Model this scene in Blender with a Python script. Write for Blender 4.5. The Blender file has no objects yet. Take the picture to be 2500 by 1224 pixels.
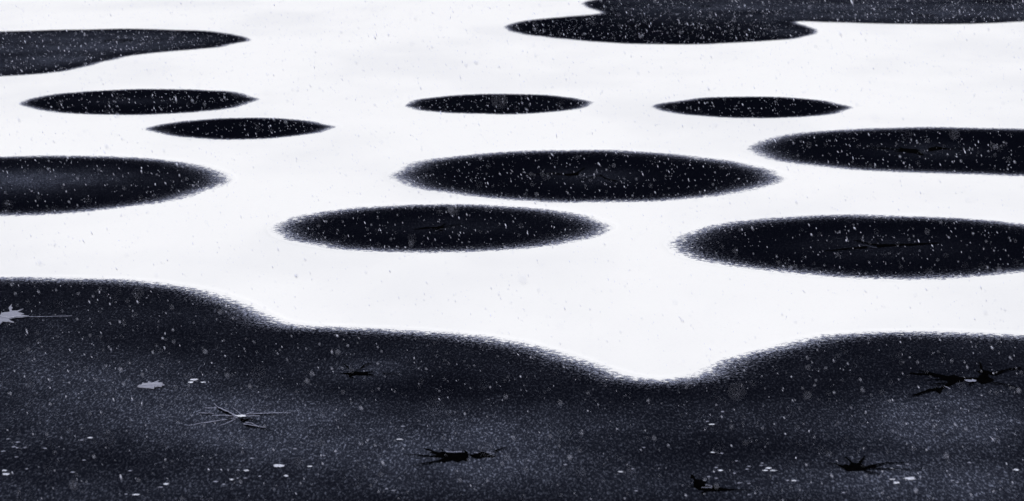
import bpy, bmesh, math, random
import numpy as np
from mathutils import Vector
random.seed(7); np.random.seed(7)
S = bpy.context.scene
COL = S.collection

# ---------------------------------------------------------------- camera
H = 3.3                                   # eye height above the ice, metres
PITCH = math.radians(8.9)
FPX = 1250/math.tan(math.radians(10.0))   # 20 degrees across
cam_d = bpy.data.cameras.new("camera"); cam = bpy.data.objects.new("camera", cam_d); COL.objects.link(cam)
cam.location = (0, 0, H); cam.rotation_euler = (math.pi/2-PITCH, 0, 0)
cam_d.sensor_width = 36; cam_d.lens = 18/math.tan(math.radians(10.0))
cam_d.clip_start = .05; cam_d.clip_end = 3000
cam_d.dof.use_dof = True; cam_d.dof.focus_distance = 19.0; cam_d.dof.aperture_fstop = 4.0
S.camera = cam
# ---------------------------------------------------------------- light
w = bpy.data.worlds.new("World"); S.world = w; w.use_nodes = True
nt = w.node_tree; bg = nt.nodes['Background']
sky = nt.nodes.new('ShaderNodeTexSky'); sky.sky_type = 'NISHITA'; sky.sun_disc = False
SUN_EL, SUN_AZ = math.radians(48), math.radians(205)
sky.sun_elevation = SUN_EL; sky.sun_rotation = SUN_AZ
hs = nt.nodes.new('ShaderNodeHueSaturation'); hs.inputs['Saturation'].default_value = .20
nt.links.new(sky.outputs[0], hs.inputs['Color']); nt.links.new(hs.outputs[0], bg.inputs[0])
bg.inputs[1].default_value = 0.12
sl = bpy.data.lights.new("sun", 'SUN'); sl.energy = 1.2; sl.angle = math.radians(14); sl.color = (1, .965, .93)
so = bpy.data.objects.new("sun", sl); COL.objects.link(so)
d = Vector((math.sin(SUN_AZ)*math.cos(SUN_EL), math.cos(SUN_AZ)*math.cos(SUN_EL), math.sin(SUN_EL)))
so.rotation_euler = d.to_track_quat('Z', 'Y').to_euler(); so.location = (0, 0, 20)
S.view_settings.view_transform = 'Standard'; S.view_settings.look = 'None'
S.view_settings.gamma = 1; S.view_settings.exposure = 0.50

# ---------------------------------------------------------------- helpers
def P(px, py):
    """where the line of sight through a point of the photograph meets the ice"""
    u, v = (px-1250)/FPX, (612-py)/FPX
    dy = math.cos(PITCH)+v*math.sin(PITCH); dz = -math.sin(PITCH)+v*math.cos(PITCH)
    t = -H/dz
    return (u*t, dy*t)
def tag(o, label=None, cat=None, group=None, kind=None):
    if label: o['label'] = label
    if cat: o['category'] = cat
    if group: o['group'] = group
    if kind: o['kind'] = kind
    return o
def link(name, me, mat, parent=None, loc=None):
    o = bpy.data.objects.new(name, me); COL.objects.link(o)
    if mat: me.materials.append(mat)
    if parent: o.parent = parent
    if loc is not None: o.location = loc
    return o
def mesh(name, verts, faces, smooth=False):
    me = bpy.data.meshes.new(name); me.from_pydata(verts, [], faces); me.validate(); me.update()
    if smooth:
        for p in me.polygons: p.use_smooth = True
    return me
def spline(pts, n=8):
    """closed Catmull-Rom through the points"""
    out = []; N = len(pts)
    for i in range(N):
        p0, p1, p2, p3 = [np.array(pts[(i+k-1) % N], float) for k in range(4)]
        for j in range(n):
            t = j/n
            out.append(.5*((2*p1)+(-p0+p2)*t+(2*p0-5*p1+4*p2-p3)*t*t+(-p0+3*p1-3*p2+p3)*t**3))
    return np.array(out)
def signed(poly, X, Y, pad=2.6):
    """metres inside (+) or outside (-) of a closed ground outline"""
    out = np.full(X.shape, -9.0)
    m = (X > poly[:, 0].min()-pad) & (X < poly[:, 0].max()+pad) & (Y > poly[:, 1].min()-pad) & (Y < poly[:, 1].max()+pad)
    idx = np.nonzero(m.ravel())[0]; xf, yf = X.ravel()[idx], Y.ravel()[idx]
    a = poly; b = np.roll(poly, -1, 0); res = np.empty(len(idx))
    for s in range(0, len(idx), 20000):
        x = xf[s:s+20000, None]; y = yf[s:s+20000, None]
        ex, ey = (b-a)[:, 0], (b-a)[:, 1]
        t = np.clip(((x-a[:, 0])*ex+(y-a[:, 1])*ey)/(ex*ex+ey*ey+1e-12), 0, 1)
        dd = np.sqrt(((x-a[:, 0]-t*ex)**2+(y-a[:, 1]-t*ey)**2).min(1))
        c = ((a[:, 1] > y) != (b[:, 1] > y)) & (x < (ex*(y-a[:, 1]))/(ey+1e-12)+a[:, 0])
        res[s:s+20000] = np.where(c.sum(1) % 2 == 1, dd, -dd)
    o = out.ravel(); o[idx] = res
    return np.where(o > -8, o+.015, o).reshape(X.shape)
def fnoise(X, Y, sc, seed):
    """cheap smooth noise: a sum of random waves, about -1..1"""
    r = np.random.RandomState(seed); o = np.zeros_like(X)
    for k in range(10):
        th = r.uniform(0, 2*math.pi); f = sc*r.uniform(.6, 1.7)
        o += np.sin((X*math.cos(th)+Y*math.sin(th))*f+r.uniform(0, 6.28))
    return o/4.0

# ---------------------------------------------------------------- materials
def newmat(name):
    m = bpy.data.materials.new(name); m.use_nodes = True
    b = m.node_tree.nodes['Principled BSDF']
    return m, m.node_tree, b
def math_n(t, op, a, b=None, clamp=False):
    n = t.nodes.new('ShaderNodeMath'); n.operation = op; n.use_clamp = clamp
    for i, v in enumerate((a, b)):
        if v is None: continue
        if isinstance(v, (int, float)): n.inputs[i].default_value = v
        else: t.links.new(v, n.inputs[i])
    return n.outputs[0]
def noise_n(t, vec, scale, detail, rough=.6, dist=0):
    n = t.nodes.new('ShaderNodeTexNoise'); t.links.new(vec, n.inputs['Vector'])
    n.inputs['Scale'].default_value = scale; n.inputs['Detail'].default_value = detail
    n.inputs['Roughness'].default_value = rough; n.inputs['Distortion'].default_value = dist
    return n.outputs['Fac']
def ramp_n(t, fac, lo, hi):
    n = t.nodes.new('ShaderNodeMapRange'); n.interpolation_type = 'SMOOTHSTEP'
    for i, v in ((0, fac), (1, lo), (2, hi)):
        if isinstance(v, (int, float)): n.inputs[i].default_value = v
        else: t.links.new(v, n.inputs[i])
    return n.outputs[0]
def mixc(t, fac, a, b):
    n = t.nodes.new('ShaderNodeMix'); n.data_type = 'RGBA'
    for i, v in ((0, fac), (6, a), (7, b)):
        if isinstance(v, (int, float)): n.inputs[i].default_value = v
        elif isinstance(v, tuple): n.inputs[i].default_value = (*v, 1)
        else: t.links.new(v, n.inputs[i])
    return n.outputs[2]
def coords(t, scale=(1, 1, 1)):
    c = t.nodes.new('ShaderNodeNewGeometry'); m = t.nodes.new('ShaderNodeMapping')
    m.inputs['Scale'].default_value = scale; t.links.new(c.outputs['Position'], m.inputs['Vector'])
    return m.outputs[0]
def attr(t, name):
    n = t.nodes.new('ShaderNodeAttribute'); n.attribute_name = name; return n.outputs['Fac']

SNOW = (.885, .883, .893)
def snow_col(t):
    big = noise_n(t, coords(t, (1, .45, 1)), .42, 3, .5)
    fine = noise_n(t, coords(t), 60, 4, .7)
    col = mixc(t, ramp_n(t, big, .42, .66), SNOW, (.82, .822, .842))
    return mixc(t, ramp_n(t, fine, .55, .8), col, (.76, .763, .80)), fine
# snow cover
M_snow, t, b = newmat("snow_cover")
c = coords(t)
col, fine = snow_col(t)
t.links.new(col, b.inputs['Base Color']); b.inputs['Roughness'].default_value = .9
b.inputs['Specular IOR Level'].default_value = .0
bp = t.nodes.new('ShaderNodeBump'); bp.inputs['Strength'].default_value = .25; bp.inputs['Distance'].default_value = .01
t.links.new(fine, bp.inputs['Height']); t.links.new(bp.outputs[0], b.inputs['Normal'])

# wet dark ice with a fringe of half melted snow
M_ice, t, b = newmat("wet_dark_ice")
c = coords(t)
depth = attr(t, 'depth'); frost_haze = attr(t, 'frost_haze')
mot = math_n(t, 'MULTIPLY_ADD', noise_n(t, coords(t, (1, .5, 1)), 4.2, 4, .65), 2.0); mot.node.inputs[2].default_value = -.05
frost_haze = math_n(t, 'MULTIPLY', frost_haze, mot, True)
n1 = math_n(t, 'MULTIPLY_ADD', noise_n(t, c, 22, 7, .80), 1.55); n1.node.inputs[2].default_value = -.275
nb = noise_n(t, c, 2.2, 3, .6)
fl = math_n(t, 'MULTIPLY_ADD', nb, .32); fl.node.inputs[2].default_value = .025
fr = math_n(t, 'DIVIDE', math_n(t, 'MAXIMUM', depth, 0.0), fl)
p = math_n(t, 'POWER', 2.718, math_n(t, 'MULTIPLY', fr, -1.0))
T = math_n(t, 'MULTIPLY_ADD', p, -.47); T.node.inputs[2].default_value = .87
mask = ramp_n(t, math_n(t, 'SUBTRACT', n1, T), -.13, .10)
g = noise_n(t, coords(t, (1, .23, 1)), 88, 3, .8, .4)
g2 = noise_n(t, coords(t, (1, .30, 1)), 38, 2, .6)
grain = ramp_n(t, g, .50, .66)
veil = math_n(t, 'MULTIPLY', frost_haze, ramp_n(t, g2, .15, .75))
dark = mixc(t, frost_haze, (.0015, .0018, .0042), (.019, .022, .034))
dark = mixc(t, math_n(t, 'MULTIPLY', grain, math_n(t, 'MULTIPLY_ADD', veil, .66, True)), dark, (.34, .375, .52))
dark.node.inputs[0].links[0].from_node.inputs[1].links[0].from_node.inputs[2].default_value = .011
edge = math_n(t, 'POWER', 2.718, math_n(t, 'MULTIPLY', depth, -3.9))
ne = noise_n(t, coords(t, (1, .55, 1)), 48, 6, .85)
lo = math_n(t, 'MULTIPLY_ADD', edge, -.24); lo.node.inputs[2].default_value = .60
hi = math_n(t, 'ADD', lo, .16)
crumb = ramp_n(t, ne, lo, hi)
dark = mixc(t, math_n(t, 'MULTIPLY', crumb, math_n(t, 'MINIMUM', math_n(t, 'MULTIPLY', edge, 1.5), .9)), dark, (.33, .355, .48))
speck = ramp_n(t, noise_n(t, coords(t, (1, .3, 1)), 42, 2, .5), .735, .80)
dark = mixc(t, math_n(t, 'MULTIPLY', speck, .3), dark, (.5, .52, .62))
wet = mixc(t, mask, dark, (.13, .145, .23))
white = snow_col(t)[0]
whole = mixc(t, ramp_n(t, mask, .35, 1.0), wet, white)
whole = mixc(t, ramp_n(t, math_n(t, 'MULTIPLY_ADD', n1, -.14), -.035, -.080), whole, white)
whole.node.inputs[0].links[0].from_node.inputs[0].links[0].from_node.inputs[2].default_value = 0
t.links.new(depth, whole.node.inputs[0].links[0].from_node.inputs[0].links[0].from_node.inputs[2])
t.links.new(whole, b.inputs['Base Color']); b.inputs['Roughness'].default_value = .85
b.inputs['Specular IOR Level'].default_value = .0

def plain(name, colr, rough=.8, var=0, scale=60):
    m, t, b = newmat(name)
    if var:
        f = noise_n(t, coords(t), scale, 4, .7)
        cc = mixc(t, ramp_n(t, f, .3, .7), tuple(v*(1-var) for v in colr), tuple(min(1, v*(1+var)) for v in colr))
        t.links.new(cc, b.inputs['Base Color'])
    else: b.inputs['Base Color'].default_value = (*colr, 1)
    b.inputs['Roughness'].default_value = rough; b.inputs['Specular IOR Level'].default_value = 0.0
    return m
M_water = plain("black_open_water", (.0012, .0012, .0015), .9, .5, 40)
M_ridge = plain("pale_refrozen_slush", (.21, .22, .30), .8, .45, 70)
M_faint = plain("thin_slush", (.035, .038, .055), .8, .5, 70)
M_bright = plain("white_slush", (.62, .64, .74), .8, .25, 90)
M_fleck = plain("settled_snow", (.52, .54, .65), .85, .4, 90)
M_dim = plain("thin_settled_snow", (.20, .21, .28), .85, .45, 120)
M_leaf = plain("frosted_leaf", (.25, .258, .33), .8, .2, 130)
M_vein = plain("frosted_leaf_vein", (.36, .37, .45), .8, .1, 100)
M_flake = plain("falling_snow", (.69, .71, .88), .9)

# ---------------------------------------------------------------- the outlines of the dark ice (traced, then laid on the ice)
OUT = {
'A': [(-560,130),(-320,88),(0,77),(100,74),(202,72),(302,70),(403,72),(504,76),(564,83),(598,90),(610,97),(585,105),(538,115),(470,122),(370,131),(309,139),(252,152),(202,166),(134,177),(34,186),(-150,192),(-350,184),(-500,155)],
'B': [(50,256),(67,245),(87,238),(124,231),(175,226),(250,221),(350,217),(450,218),(500,220),(560,223),(600,231),(629,243),(600,255),(560,265),(500,273),(450,277),(350,281),(250,281),(175,278),(125,273),(94,268),(66,262)],
'C': [(362,316),(380,307),(403,302),(437,297),(504,291),(571,288),(638,288),(699,290),(756,295),(790,302),(817,310),(800,317),(773,325),(722,333),(672,338),(605,341),(538,341),(487,338),(437,334),(393,326),(373,320)],
'D': [(989,257),(1001,249),(1020,243),(1056,238),(1104,233),(1164,230),(1224,229),(1284,230),(1344,233),(1392,238),(1423,244),(1447,252),(1433,261),(1404,268),(1356,274),(1296,278),(1236,280),(1176,279),(1116,277),(1068,274),(1025,270),(1005,264)],
'E': [(1596,262),(1604,254),(1630,249),(1670,244),(1714,239),(1769,237),(1846,236),(1912,237),(1967,241),(2018,247),(2048,254),(2080,264),(2051,275),(2022,280),(1967,286),(1901,289),(1824,289),(1758,287),(1703,283),(1652,278),(1617,272)],
'F': [(1234,67),(1248,58),(1280,51),(1330,45),(1390,40),(1450,35),(1466,31),(1450,25),(1428,17),(1422,9),(1440,1),(1500,-8),(1620,-18),(1900,-28),(2300,-32),(2700,-20),(2900,10),(2800,34),(2650,46),(2500,53),(2416,58),(2276,60),(2136,58),(2024,55),(1956,53),(1945,56),(1968,63),(1987,70),(1997,77),(1982,86),(1940,95),(1884,100),(1800,105),(1710,109),(1610,109),(1510,106),(1410,99),(1330,91),(1280,84),(1248,77)],
'G': [(1826,364),(1840,350),(1866,339),(1920,329),(2000,320),(2100,314),(2260,310),(2400,312),(2600,318),(2800,335),(2900,365),(2800,400),(2650,425),(2500,431),(2400,428),(2280,424),(2140,419),(2040,411),(1940,400),(1880,389),(1846,376)],
'H': [(-420,450),(-300,402),(-150,386),(0,382),(140,379),(280,382),(392,389),(462,398),(518,411),(549,423),(561,437),(546,450),(518,464),(476,478),(420,490),(336,504),(252,514),(140,523),(0,528),(-150,526),(-300,505)],
'I': [(957,426),(978,410),(1005,398),(1044,390),(1096,383),(1175,375),(1266,369),(1397,366),(1500,367),(1620,374),(1740,387),(1820,399),(1868,411),(1900,424),(1914,435),(1892,449),(1840,464),(1760,479),(1660,488),(1580,493),(1397,496),(1292,492),(1214,487),(1148,480),(1096,473),(1044,465),(1005,456),(965,440)],
'J': [(667,561),(675,547),(698,537),(726,529),(770,521),(827,511),(885,505),(957,501),(1031,499),(1161,499),(1266,505),(1344,513),(1410,523),(1462,537),(1488,552),(1475,567),(1449,578),(1410,589),(1344,601),(1266,609),(1161,615),(1031,618),(942,617),(856,612),(791,605),(741,595),(705,587),(677,574)],
'K': [(1637,597),(1643,586),(1660,575),(1700,560),(1740,551),(1820,538),(1900,530),(2020,525),(2180,526),(2300,530),(2420,538),(2500,547),(2700,572),(2800,607),(2700,645),(2500,667),(2340,680),(2220,684),(2100,681),(1980,673),(1900,665),(1800,653),(1740,643),(1680,629),(1652,615)],
}
FG = [(-900,735),(-500,700),(-200,683),(0,678),(100,677),(250,681),(350,687),(450,699),(530,716),(590,737),(640,762),(680,781),(740,793),(850,799),(980,804),(1100,813),(1220,827),(1310,846),(1400,872),(1470,896),(1530,915),(1600,926),(1660,921),(1710,908),(1760,885),(1830,860),(1900,840),(1990,823),(2080,814),(2200,809),(2350,811),(2500,819),(2700,835),(3100,880)]
def round_tips(v):
    ys_ = [q[1] for q in v]; h = min(60, max(ys_)-min(ys_)); out = []
    xa, xb = min(v)[0], max(v)[0]
    for q in v:
        if q[0] == xa: out += [(q[0], q[1]+h*.045), (q[0], q[1]-h*.045)]
        elif q[0] == xb: out += [(q[0], q[1]-h*.045), (q[0], q[1]+h*.045)]
        else: out.append(q)
    return out
POLY = {k: spline([P(*q) for q in round_tips(v)]) for k, v in OUT.items()}
fgw = [P(*q) for q in FG]
fgw = fgw + [(9.5, 12), (9.8, 5), (8, -4), (0, -7), (-8, -4), (-10, 5), (-10.5, 13)]
POLY['ice'] = spline(fgw)

# frosted, greyer places in the ice, with far haze and reflection painted in as grey: centre, half width, half depth (in the photo's pixels), strength
FROST_HAZE = [(572,1022,95,26,1.0),(595,1050,60,22,.9),(150,1200,420,50,.36),(2330,1190,330,45,.5),(2340,1040,110,55,.95),(1290,1120,180,40,.5),(700,1110,160,40,.38),(570,1020,240,58,.95),(365,945,260,60,.50),(60,850,260,90,.42),(120,1000,400,90,.42),(900,900,130,30,.38),(1130,1100,330,80,.62),
         (800,980,300,60,.30),(1400,1080,250,70,.25),(2330,1060,210,80,.75),(2110,1140,220,60,.45),(1600,1000,500,60,.12),(1250,1180,1400,60,.28),
         (2420,930,150,50,.20),(1900,1010,250,70,.16),(40,440,240,26,.75),(270,103,170,13,.60),(60,120,400,60,.45),(2300,25,500,40,.62),(1700,15,300,22,.34),  # broad far entries put distance haze and shore reflection into the ice colour
         (1440,432,90,16,.30),(1090,552,160,18,.14),(2150,605,180,26,.16),(2260,368,110,16,.22),(340,247,90,8,.18),(1300,256,200,8,.03),(1960,78,60,14,.5),(200,150,140,14,.4)]
FW = []
for px, py, rx, ry, a in FROST_HAZE:
    cx, cy = P(px, py); FW.append((cx, cy, abs(P(px+rx, py)[0]-cx), abs(P(px, py-ry)[1]-P(px, py+ry)[1])/2, a))
def frost_haze_at(X, Y, sd, key):
    f = np.zeros_like(X)
    for cx, cy, rx, ry, a in FW:
        f = np.maximum(f, 0)+a*np.exp(-(((X-cx)/rx)**2+((Y-cy)/ry)**2)*.9)
    if key == 'ice': f = np.maximum(f, .14)
    f *= 1+.35*fnoise(X, Y, 3.2, 5)
    return np.clip(f, 0, 1)*np.clip((sd-.12)/.35, 0, 1)

# ---------------------------------------------------------------- snow sheet (one ground sheet out to the horizon, sunk under the ice where it has melted)
xs = np.concatenate([[-900,-300,-120,-60,-35,-24,-18,-14], np.arange(-11.5, 11.5, .035), [14,18,24,35,60,120,300,900]])
ys = [-60., -30, -18, -12, -9]; y = -7.5
while y < 56:
    ys.append(y); y += .4 if y < 11 else .045*(max(y, 14)/14)**1.1
ys = np.array(ys+[60, 70, 85, 110, 160, 260, 500, 1500])
X, Y = np.meshgrid(xs, ys)
outer = np.full(X.shape, 9.0)
for k, pl in POLY.items(): outer = np.minimum(outer, -signed(pl, X, Y, 2.6))
e = outer+.008*fnoise(X, Y, 26, 3)
s = np.clip((e+.07)/.12, 0, 1); s = s*s*(3-2*s)
near = np.exp(-(X/30)**2-((Y-20)/60)**2)
Z = -.030+.0325*s+.009*np.clip((e-.02)/.7, 0, 1)**1.3+np.where(outer > 0, 1, 0)*np.clip(outer/1.5, 0, 1)*near*(.006*fnoise(X, Y, 1.1, 8)+.003*fnoise(X, Y, 3.5, 9))
ny, nx = X.shape
me = bpy.data.meshes.new("snow")
v = np.stack([X, Y, Z], -1).reshape(-1, 3).astype(np.float32)
ii = np.arange(ny*nx).reshape(ny, nx)
q = np.stack([ii[:-1, :-1], ii[:-1, 1:], ii[1:, 1:], ii[1:, :-1]], -1).reshape(-1, 4).astype(np.int32)
def fast_mesh(me, v, q):
    me.vertices.add(len(v)); me.vertices.foreach_set('co', v.ravel())
    me.loops.add(q.size); me.loops.foreach_set('vertex_index', q.ravel())
    me.polygons.add(len(q)); me.polygons.foreach_set('loop_start', np.arange(0, q.size, 4, dtype=np.int32))
    me.polygons.foreach_set('use_smooth', np.ones(len(q), dtype=bool))
    me.update(calc_edges=True)
fast_mesh(me, v, q)
tag(link('snow', me, M_snow), kind='structure')

# ---------------------------------------------------------------- dark ice
def ice_sheet(name, key, step):
    pl = POLY[key]; x0, y0 = pl.min(0)-.2; x1, y1 = pl.max(0)+.2
    gx = np.arange(x0, x1, step); gy = np.arange(y0, y1, step*1.6)
    X, Y = np.meshgrid(gx, gy); sd = signed(pl, X, Y)
    sd2 = sd+.020*fnoise(X, Y, 7, 21)+.010*fnoise(X, Y, 19, 22)
    fr = frost_haze_at(X, Y, sd, key)
    if key in 'ABCDEF': sd2 = sd2*2.0          # the far ones melted with a thinner fringe
    ny, nx = X.shape; ii = np.arange(ny*nx).reshape(ny, nx)
    q = np.stack([ii[:-1, :-1], ii[:-1, 1:], ii[1:, 1:], ii[1:, :-1]], -1).reshape(-1, 4)
    keep = sd.ravel()[q].max(1) > -.11
    q = q[keep]; u, inv = np.unique(q, return_inverse=True); q = inv.reshape(-1, 4).astype(np.int32)
    cx, cy = float(pl[:, 0].mean()), float(pl[:, 1].mean())
    v = np.stack([X.ravel()[u]-cx, Y.ravel()[u]-cy, np.zeros(len(u))], -1).astype(np.float32)
    me = bpy.data.meshes.new(name); fast_mesh(me, v, q)
    for nm, arr in (('depth', sd2), ('frost_haze', fr)):
        a = me.attributes.new(nm, 'FLOAT', 'POINT'); a.data.foreach_set('value', arr.ravel()[u].astype(np.float32))
    return link(name, me, M_ice, loc=(cx, cy, 0))
tag(ice_sheet('ice', 'ice', .06), kind='structure')
PL = {
'A': "long dark ice patch with a wavy lower edge, cut by the upper left frame edge",
'B': "narrow dark oval ice patch at left, just below the wavy long one",
'C': "smallest left dark oval, overlapping the right end of the one above it",
'D': "small dark oval alone at upper centre, left of its similar neighbour",
'E': "small dark oval at upper right, below the two joined far patches",
'F': "two far dark patches melted into one stepped shape along the top right edge",
'G': "dark ice patch cut by the right edge, upper one of two there",
'H': "blunt dark ice patch cut by the left edge with a greyer middle",
'I': "widest complete dark oval, at the centre with both frayed tips visible",
'J': "thick dark oval just below and left of the widest centre oval",
'K': "large dark patch cut by the right edge, nearest before the foreground ice",
}
for k in "ABCDEFGHIJK":
    o = ice_sheet('melt_patch', k, .06)
    tag(o, PL[k], 'ice patch', 'round dark melt patches in the snow')

# ---------------------------------------------------------------- melt holes and cracks
class Zm:
    def __init__(s, ox, oy, sc): s.ox, s.oy, s.sc = ox, oy, sc
    def __call__(s, p): return (s.ox+p[0]/s.sc, s.oy+p[1]/s.sc)
def strip(pts, wpx, seed, taper=(.35, 1)):
    """a ragged tapering channel through the points, as an outline in photo pixels"""
    r = random.Random(seed); P2 = []
    for i in range(len(pts)-1):
        a, b2 = pts[i], pts[i+1]; n = max(3, int(math.hypot(a[0]-b2[0], a[1]-b2[1])/7))
        for j in range(n): P2.append((a[0]+(b2[0]-a[0])*j/n, a[1]+(b2[1]-a[1])*j/n))
    P2.append(pts[-1]); L = []; R = []; N = len(P2)
    for i, (x, y) in enumerate(P2):
        a = P2[max(0, i-1)]; b2 = P2[min(N-1, i+1)]; dx, dy = b2[0]-a[0], b2[1]-a[1]; l = math.hypot(dx, dy) or 1
        f = taper[0]+(taper[1]-taper[0])*i/(N-1)
        h1 = wpx*.5*f*r.uniform(.5, 1.5); h2 = wpx*.5*f*r.uniform(.5, 1.5); jy = r.uniform(-.35, .35)
        L.append((x-dy/l*h1, y+dx/l*h1+jy)); R.append((x+dy/l*h2, y-dx/l*h2+jy))
    return L, R
def strip_mesh(name, pts, wpx, seed, org, z, ridge=0, taper=(.35, 1)):
    L, R = strip(pts, wpx, seed, taper); V = []; F = []
    for a, b2 in zip(L, R):
        wa, wb = P(*a), P(*b2)
        V += [(wa[0]-org[0], wa[1]-org[1], z), ((wa[0]+wb[0])/2-org[0], (wa[1]+wb[1])/2-org[1], z+ridge), (wb[0]-org[0], wb[1]-org[1], z)]
    for i in range(len(L)-1):
        for k in (0, 1):
            a = i*3+k; F.append((a, a+1, a+4, a+3))
    return mesh(name, V, F, ridge > 0)
def blob_mesh(name, pts, seed, org, z, ridge=0, jag=.5):
    r = random.Random(seed); out = []
    N = len(pts)
    for i in range(N):
        a, b2 = pts[i], pts[(i+1) % N]; n = max(1, int(math.hypot(a[0]-b2[0], a[1]-b2[1])/3.5))
        for j in range(n):
            t = j/n; k = jag if j else 0
            out.append((a[0]+(b2[0]-a[0])*t+r.uniform(-1, 1)*k, a[1]+(b2[1]-a[1])*t+r.uniform(-1, 1)*k))
    bm = bmesh.new()
    vs = []
    for p2 in out:
        wx, wy = P(*p2); vs.append(bm.verts.new((wx-org[0], wy-org[1], z)))
    f = bm.faces.new(vs)
    if f.normal.z < 0: f.normal_flip()
    if ridge:
        ret = bmesh.ops.inset_region(bm, faces=[f], thickness=.006, depth=0)
        for vv in f.verts: vv.co.z += ridge
    bmesh.ops.triangulate(bm, faces=bm.faces[:])
    me = bpy.data.meshes.new(name); bm.to_mesh(me); bm.free()
    return me
STAR_N = [0]
def star(zm, bodies, branches, label, group='star shaped melt holes in the ice', pale=(), pale_bodies=(), name='melt_hole'):
    allp = [zm(p) for bpts in bodies for p in bpts] or [zm(p) for br in branches for p in br[0]]
    cx = sum(p[0] for p in allp)/len(allp); cy = sum(p[1] for p in allp)/len(allp); org = P(cx, cy)
    root = bpy.data.objects.new(name, None); COL.objects.link(root); root.location = (org[0], org[1], 0)
    root.empty_display_size = .1
    tag(root, label, 'melt hole', group)
    z = .004; far = name == 'ice_crack'
    for i, bpts in enumerate(bodies):
        STAR_N[0] += 1
        link('water', blob_mesh('water', [zm(p) for p in bpts], STAR_N[0], org, z+.0006*i), M_water, root)
    for i, (pts, wz) in enumerate(branches):
        STAR_N[0] += 1
        link('channel', strip_mesh('channel', [zm(p) for p in pts], wz*(.75 if far else 1.3)/zm.sc, STAR_N[0], org, z+.0025+.0005*i), M_water, root)
    for i, (pts, wz) in enumerate(pale):
        STAR_N[0] += 1
        link('slush_ridge', strip_mesh('slush_ridge', [zm(p) for p in pts], wz*(.45 if far else .55)/zm.sc, STAR_N[0], org, z+.002+.0003*i, .002), M_faint if far else M_ridge, root)
    for i, bpts in enumerate(pale_bodies):
        STAR_N[0] += 1
        link('slush_heap', blob_mesh('slush_heap', [zm(p) for p in bpts], STAR_N[0], org, z+.005, .003), M_bright if 'pale star' in label else M_ridge, root)
    return root
# pale star at lower left
star(Zm(440, 970, 8.33),
     [[(1220,450),(1330,458),(1450,440),(1400,470),(1340,500),(1290,520),(1230,500)],[(1075,425),(1130,400),(1120,440)]],
     [([(750,262),(830,285),(900,325),(1060,365)], 34),([(2260,378),(1800,372),(1380,385)], 13),([(400,360),(640,368)], 14),
      ([(1850,695),(1680,660),(1500,625),(1290,590)], 22),([(1700,520),(1560,512),(1420,475)], 14),([(940,425),(1080,425)], 18),([(600,500),(900,478),(1150,470)], 10)],
     "pale star with long thin white rays on the grey ice at lower left",
     pale=[([(690,150),(760,215),(850,255),(960,310),(1150,400)], 50),([(500,240),(740,243)], 12),([(370,345),(680,352)], 18),
           ([(170,605),(420,555),(850,490),(1160,440)], 24),([(950,560),(1050,510),(1160,450)], 30),([(640,400),(900,392),(1130,415)], 30),
           ([(1500,320),(1380,360),(1250,410)], 26),([(1620,408),(1300,412)], 22),([(2250,350),(1850,350),(1370,375)], 15),
           ([(1720,650),(1500,610),(1290,575)], 22),([(1080,250),(1180,330),(1270,400)], 18),([(1600,640),(1450,560),(1330,545)], 26),([(800,620),(950,560),(1080,500)],14)],
     pale_bodies=[[(1110,420),(1180,412),(1260,398),(1330,412),(1340,432),(1250,446),(1180,440)]])
star(Zm(960, 1070, 8.33),
     [[(590,205),(730,235),(830,275),(950,305),(960,285),(1080,300),(1180,318),(1330,315),(1450,300),(1430,245),(1515,290),(1530,350),(1530,400),(1500,430),(1530,485),(1400,462),(1310,505),(1200,465),(1080,490),(1050,520),(930,480),(940,440),(1060,420),(900,405),(760,378),(880,350),(720,292),(820,300),(640,240)],
      [(1535,350),(1640,340),(1740,320),(1780,290),(1910,315),(1950,350),(2120,382),(2050,400),(1860,400),(1740,432),(1600,402)]],
     [([(225,345),(520,370),(900,395)], 20),([(400,580),(700,530),(950,490)], 26),([(2300,200),(2210,240),(2060,290)], 24),([(960,240),(1020,290)], 24)],
     "ragged black melt hole with a detached right lobe, bottom centre",
     pale=[([(1060,290),(1200,305),(1400,295)],16),([(1640,322),(1720,322)],20),([(1900,315),(1990,325)],20)])
star(Zm(1980, 1090, 8.33),
     [[(500,365),(660,402),(680,372),(790,395),(800,340),(850,355),(980,350),(1060,385),(1100,420),(1350,405),(1480,388),(1300,440),(1150,470),(1100,500),(960,512),(730,512),(680,475),(600,435)]],
     [([(690,230),(760,300),(860,380)], 34),([(1090,215),(1060,290),(980,360)], 44),([(1900,360),(1540,362),(1150,432)], 24),([(2260,488),(1700,492),(1130,470)], 20),
      ([(1400,600),(1200,565),(1060,508)], 22),([(300,372),(540,385)], 16),([(1350,560),(1120,540)], 16)],
     "solid black lens shaped hole with whiskers to the right, lower right")
star(Zm(1650, 1130, 12.5),
     [[(430,480),(470,370),(560,420),(590,520),(780,540),(950,610),(880,680),(1180,710),(1300,760),(1500,800),(1860,860),(1500,870),(1300,890),(1050,890),(700,850),(540,770),(540,620),(550,520)]],
     [([(300,735),(600,765),(900,800)], 26),([(2400,870),(2000,860),(1300,850)], 26),([(720,1060),(800,980),(950,880)], 50)],
     "faint sooty hole under the band of white flecks, at the bottom edge",
     pale=[([(900,720),(1040,735),(1120,765)], 26),([(780,800),(1100,800)], 10)])
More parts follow.
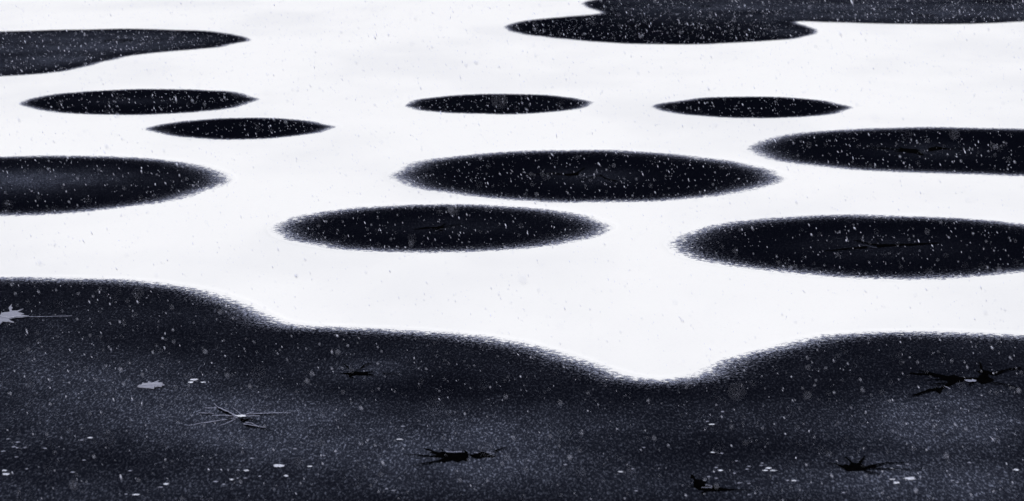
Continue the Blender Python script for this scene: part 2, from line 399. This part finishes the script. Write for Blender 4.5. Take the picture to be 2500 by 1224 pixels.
star(Zm(2200, 880, 8.33),
     [[(880,345),(1000,325),(1080,300),(1180,350),(1380,362),(1560,360),(1600,310),(1650,290),(1540,240),(1640,200),(1800,232),(1770,290),(1780,350),(1900,405),(1850,440),(1700,492),(1600,480),(1560,430),(1300,425),(1130,462),(1000,530),(860,590),(780,705),(700,625),(560,650),(800,570),(900,500),(960,450),(880,400)]],
     [([(170,280),(500,300),(930,365)], 44),([(330,225),(600,280),(900,345)], 28),([(480,420),(920,400)], 20),([(230,742),(500,655),(760,590)], 50),
      ([(2450,175),(2150,215),(1900,288),(1720,275)], 46),([(1595,60),(1640,220)], 44),([(2420,600),(2150,530),(1780,465)], 18),([(560,520),(900,500)], 20),([(1360,540),(1500,470)], 30)],
     "largest black branching hole, long arms both ways, near the right edge",
     pale=[([(870,545),(940,570),(1000,600)], 26)],
     pale_bodies=[[(1280,430),(1380,432),(1530,440),(1520,470),(1400,480),(1310,460)]])
star(Zm(780, 870, 12.5),
     [[(620,540),(850,520),(1080,480),(1250,500),(1480,490),(1700,470),(1450,540),(1650,570),(1400,600),(1100,592),(980,620),(960,690),(900,650),(880,580),(750,560)]],
     [([(730,255),(900,390)], 34),([(1580,235),(1380,290),(1260,415)], 36),([(1780,655),(1400,585)], 20),([(2500,545),(1950,560)], 18),([(1100,750),(980,670)], 22),([(780,455),(1250,450)], 14)],
     "small spidery black mark on the ice left of the picture centre")
G2 = 'faint cracks inside the far dark patches'
star(Zm(1250, 380, 7.14), [[(880,325),(1150,315),(1170,350),(950,362)]],
     [([(230,345),(700,318),(930,342)], 24),([(1270,225),(1100,335)], 40),([(1010,275),(1100,330)], 30),([(1130,452),(1300,428),(1540,352)], 16),([(1840,462),(1650,420),(1530,350)], 34)],
     "fine crack running across the middle of the widest centre oval", G2, pale=[([(1180,385),(1300,375),(1450,350)], 26)], name='ice_crack')
star(Zm(980, 520, 9.62), [[(700,362),(920,325),(1000,360),(960,435),(850,412)]],
     [([(300,400),(600,365),(900,370)], 44),([(1030,265),(930,350)], 44),([(600,485),(720,432),(900,400)], 22),([(1500,295),(1200,310),(950,370)], 20)],
     "short crack in the thick oval below the widest one", G2, pale=[([(1050,400),(900,400),(780,470)], 14)], name='ice_crack')
star(Zm(1960, 560, 6.25), [],
     [([(330,345),(600,315),(980,280)], 32),([(780,172),(1050,240),(1270,268)], 32),([(2080,222),(1500,250),(1130,262)], 44),([(1120,145),(1185,245)], 18)],
     "long thin dark crack in the large patch at right", G2, pale=[([(870,250),(980,262),(1130,300)], 26)], name='ice_crack')
star(Zm(2120, 330, 8.33), [[(600,250),(760,280),(980,290),(1050,340),(1140,430),(930,380),(740,352),(520,350),(680,310)],[(1220,265),(1380,238),(1600,280),(1450,310),(1220,345)]],
     [([(0,262),(400,290),(700,305)], 26),([(2200,290),(1400,298)], 20)],
     "pair of black slots in the upper patch cut by the right edge", G2, pale=[([(1050,300),(1120,370),(1190,380)], 40)], name='ice_crack')
star(Zm(0, 60, 3.906), [], [([(1000,158),(1130,150),(1260,156)], 13),([(1060,190),(1130,176),(1190,170)], 9),([(980,175),(1020,160)], 10)],
     "thin lens shaped crack on a greyer spot in the upper left patch", G2, name='ice_crack')
for (x, y2, l, lab) in ((580,42,70,"small dark slot nearest the left end of the far joined patches"),(130,160,70,"dark slot in the lower joined patch, left one"),
                   (430,206,60,"dark slot near the bottom edge of the lower joined patch"),(1690,58,90,"dark slot in the middle of the upper right far patch"),
                   (1890,96,70,"dark slot close to the lower edge of the far right patch"),(2300,12,120,"dark slot at the far top right corner")):
    star(Zm(1500, 0, 2.5), [], [([(x-l, y2), (x, y2-2)], 9), ([(x+l, y2+2), (x-l*.1, y2)], 8)], lab, G2, name='ice_crack')

# ---------------------------------------------------------------- leaves
def leaf(zm, outline, label, stem=None, veins=()):
    pts = [zm(p) for p in outline]; cx = sum(p[0] for p in pts)/len(pts); cy = sum(p[1] for p in pts)/len(pts); org = P(cx, cy)
    root = bpy.data.objects.new('fallen_leaf', None); COL.objects.link(root); root.location = (*org, 0)
    root.empty_display_size = .1
    tag(root, label, 'leaf', 'frosted leaves frozen onto the ice')
    me = blob_mesh('blade', pts, 77, org, .012, 0, .25)
    bm = bmesh.new(); bm.from_mesh(me)
    ret = bmesh.ops.extrude_face_region(bm, geom=bm.faces[:])
    for g_ in ret['geom']:
        if isinstance(g_, bmesh.types.BMVert): g_.co.z -= .006
    for vv in bm.verts: vv.co.z += .010*math.sin(vv.co.x*38)*math.cos(vv.co.y*12)*.35
    bmesh.ops.recalc_face_normals(bm, faces=bm.faces[:]); bm.to_mesh(me); bm.free()
    link('blade', me, M_leaf, root)
    if stem: link('stem', strip_mesh('stem', [zm(p) for p in stem[0]], stem[1]*.4/zm.sc, 5, org, .004, .0015, (1, 1)), M_ridge, root)
    for v_ in veins: link('vein', strip_mesh('vein', [zm(p) for p in v_[0]], v_[1]/zm.sc, 6, org, .0165, .002), M_vein, root)
leaf(Zm(300, 910, 11.36), [(405,430),(450,385),(550,375),(530,345),(560,315),(580,330),(690,328),(700,285),(750,300),(790,332),(880,325),(915,300),(1010,262),(950,320),(1000,345),(1110,345),(1080,378),(1160,392),(1080,408),(1080,437),(960,440),(880,445),(860,488),(800,480),(700,460),(600,445),(500,440)],
     "small pale grey pointed leaf lying alone on the foreground ice", veins=[([(1080,400),(800,395),(520,410)], 9)])
leaf(Zm(0, 730, 11.36), [(-520,560),(-400,480),(-200,440),(-60,500),(0,495),(40,425),(130,410),(270,405),(265,350),(240,305),(285,250),(330,192),(320,240),(298,268),(355,290),(310,335),(345,378),(480,372),(520,355),(650,305),(530,385),(480,425),(670,450),(570,485),(800,500),(620,540),(480,550),(360,570),(240,602),(290,640),(390,690),(240,652),(90,655),(0,740),(-80,800),(-120,720),(-300,690),(-480,640)],
     "larger pale frosted leaf with a long thin stem, cut by the left edge",
     stem=([(790,508),(1100,510),(1400,505),(2000,487)], 17), veins=[([(600,520),(240,585),(0,540),(-300,560)], 13),([(150,570),(60,470),(40,430)], 8)])

# ---------------------------------------------------------------- flecks of settled snow on the ice
FL = {
'corner': ("the lower left corner scatter", [(11,1150,12,4),(14.5,1159,20,5),(8,1103,12,3),(34,1092,10,4),(42,1094.5,9,3),(61,1094,9,3),(110,1096,10,3),(44,1081,12,3),(200,1076,11,3),(221,1070,14,3),(178,1154,12,3),(205,1125,9,2.5),(66,1146,9,2.5),(20,1073,10,2.5),(40,1117,10,2.5)]),
'leafside': ("the group of three right of the small leaf", [(474,928,24,4),(466,934.5,14,4),(496,934.5,12,3.4)]),
'lowleft': ("the loose band below the pale star", [(602,1150,15,4),(581,1149,8,3),(566,1172,12,4),(580,1169,7,3),(599,1169,9,3),(526,1177,13,3),(546,1184,11,3),(405.5,1182.7,16,4),(392,1191,12,3),(318,1151,11,3),(332,1209,18,3),(308,1208,8,2.5),(635,1164,8,3),(615,1120,9,3)]),
'mid': ("the few left of the two-lobed hole", [(680,1138.7,25,7.5),(698,1163,12,4),(757,1140,14,3),(720,1096.7,12,3),(983.5,1042,11,3),(975,1074,18,3),(791,1114,10,2.5),(962,1199,12,3),(944,1195,10,2.5),(819,1104,8,2.5)]),
'centre': ("the sparse ones right of the bottom centre", [(1381,1136,13,3),(1514,1153,14,3),(1545,1146,8,2.5),(1553,1200,10,3),(1572,1094,9,2.5)]),
'band': ("the band above the sooty hole", [(1739,1037.4,16,3),(1764.5,1006.5,9,4),(1727,1030.5,8,2.5),(1740,1106,14,3),(1762,1108,10,2.5),(1749,1143,11,3),(1759,1149.7,12,3.5),(1798,1127,8,2.5),(1861,1132,9,2.5),(1828,1140,10,3),(1858,1138,9,3),(1876,1144,16,4),(1824,1147,10,2.5),(1868,1150,14,3),(1888,1150.3,18,3),(1793,1157,8,3),(1731,1165.5,9,2.8),(1749,1169,10,2.8),(1805,1180.6,10,3),(1828,1209,9,3),(1719,1175,8,3),(1829,1182,8,2.5),(1938,1174.8,13,4),(1923,1174.3,9,2.8)]),
'right': ("the ones near the black lens shaped hole", [(2221.6,1170,32,7.5),(2189,1180,18,5),(2178,1171.7,16,3),(2176,1145.8,13,3.4),(2193,1138,9,2.5),(2215.6,1134.7,10,2.5),(2367,1131,11,3),(2325,1175,11,3),(2338,1179.6,10,3),(2363,1182,8,2.8),(2481,1148.4,20,4.8),(2059.6,1204,10,2.5)]),
}
ORD = ["first","second","third","fourth","fifth","sixth","seventh","eighth","ninth","tenth","eleventh","twelfth","thirteenth","fourteenth","fifteenth","sixteenth","seventeenth","eighteenth","nineteenth","twentieth","twenty-first","twenty-second","twenty-third","twenty-fourth"]
SPECIAL = {(2221.6,1170): "biggest bright white oval of snow below the black lens shaped hole", (680,1138.7): "plump bright white oval of snow alone at lower left centre",
           (2481,1148.4): "white oval of snow in the dark corner at far right", (2189,1180): "thick white fleck just below the biggest white oval",
           (14.5,1159): "widest white fleck of the scatter at the lower left corner"}
for gi, (place, items) in enumerate(FL.values()):
    for i, (px, py, wp, hp) in enumerate(sorted(items)):
        r = random.Random(px*7+py); ox, oy = P(px, py)
        a = (P(px+wp/2, py)[0]-ox); bb = abs(P(px, py-hp/2)[1]-P(px, py+hp/2)[1])/2
        V = [(0, 0, .0026)]; F = []; n = 16
        for ring, (rr, zz) in enumerate(((.6, .0022), (1.0, .0004))):
            for k in range(n):
                th = 2*math.pi*k/n; j = r.uniform(.5, 1.25) if ring else r.uniform(.7, 1.05)
                V.append((a*rr*j*math.cos(th), bb*rr*j*math.sin(th), zz))
        for k in range(n):
            k2 = (k+1) % n
            F.append((0, 1+k, 1+k2)); F.append((1+k, 1+n+k, 1+n+k2, 1+k2))
        o = link('snow_fleck', mesh('snow_fleck', V, F, True), M_fleck if wp > 13 or (wp > 11 and hp > 3) else M_dim, loc=(ox, oy, .002))
        lab = SPECIAL.get((px, py)) or "white fleck, %s from left in %s" % (ORD[i], place)
        tag(o, lab, 'snow fleck', 'white flecks of snow on the foreground ice')

# ---------------------------------------------------------------- the falling snow
rng = np.random.RandomState(11)
N = 85000
Yf = 2.6+(50-2.6)*rng.uniform(0, 1, N*2)**.62
Xf = rng.uniform(-1, 1, N*2)*(1.0+.24*Yf)
Zf = rng.uniform(.02, 5.0, N*2)
band = Zf < H-Yf*math.tan(math.radians(2.5))+.4
Xf, Yf, Zf = Xf[band][:N], Yf[band][:N], Zf[band][:N]; N = len(Xf)
size = np.exp(rng.normal(math.log(.00175), .42, N))
size = np.clip(size*np.where((Yf < 9) & (rng.uniform(0, 1, N) < .025), 2.1, 1), .0008, .0062)*np.clip(Yf/13, .40, 1.05)
base = np.array([(1,0,0),(0,1,0),(-1,0,0),(0,-1,0),(0,0,1),(0,0,-1)], float)
tri = np.array([(0,1,4),(1,2,4),(2,3,4),(3,0,4),(1,0,5),(2,1,5),(3,2,5),(0,3,5)])
V = np.repeat(base[None], N, 0)*rng.uniform(.6, 1.3, (N, 6, 1))
V = V*size[:, None, None]
V[:, :, 0] *= .62; V[:, :, 1] *= .62; V[:, :, 2] *= rng.uniform(.9, 3.3, N)[:, None]**1.05
ang = rng.normal(.42, .16, N)            # drift to the right as they fall
ca, sa = np.cos(ang), np.sin(ang)
x_, z_ = V[:, :, 0].copy(), V[:, :, 2].copy()
V[:, :, 0] = x_*ca[:, None]-z_*sa[:, None]; V[:, :, 2] = x_*sa[:, None]+z_*ca[:, None]
V += np.stack([Xf, Yf, Zf], -1)[:, None, :]
F = (tri[None]+(np.arange(N)*6)[:, None, None]).reshape(-1, 3).astype(np.int32)
me = bpy.data.meshes.new('falling_snow')
me.vertices.add(N*6); me.vertices.foreach_set('co', V.reshape(-1).astype(np.float32))
me.loops.add(F.size); me.loops.foreach_set('vertex_index', F.ravel())
me.polygons.add(len(F)); me.polygons.foreach_set('loop_start', np.arange(0, F.size, 3, dtype=np.int32))
me.update(calc_edges=True)
tag(link('falling_snow', me, M_flake), "fine white snowflakes drifting down to the right through the whole view", 'snowfall', kind='stuff')
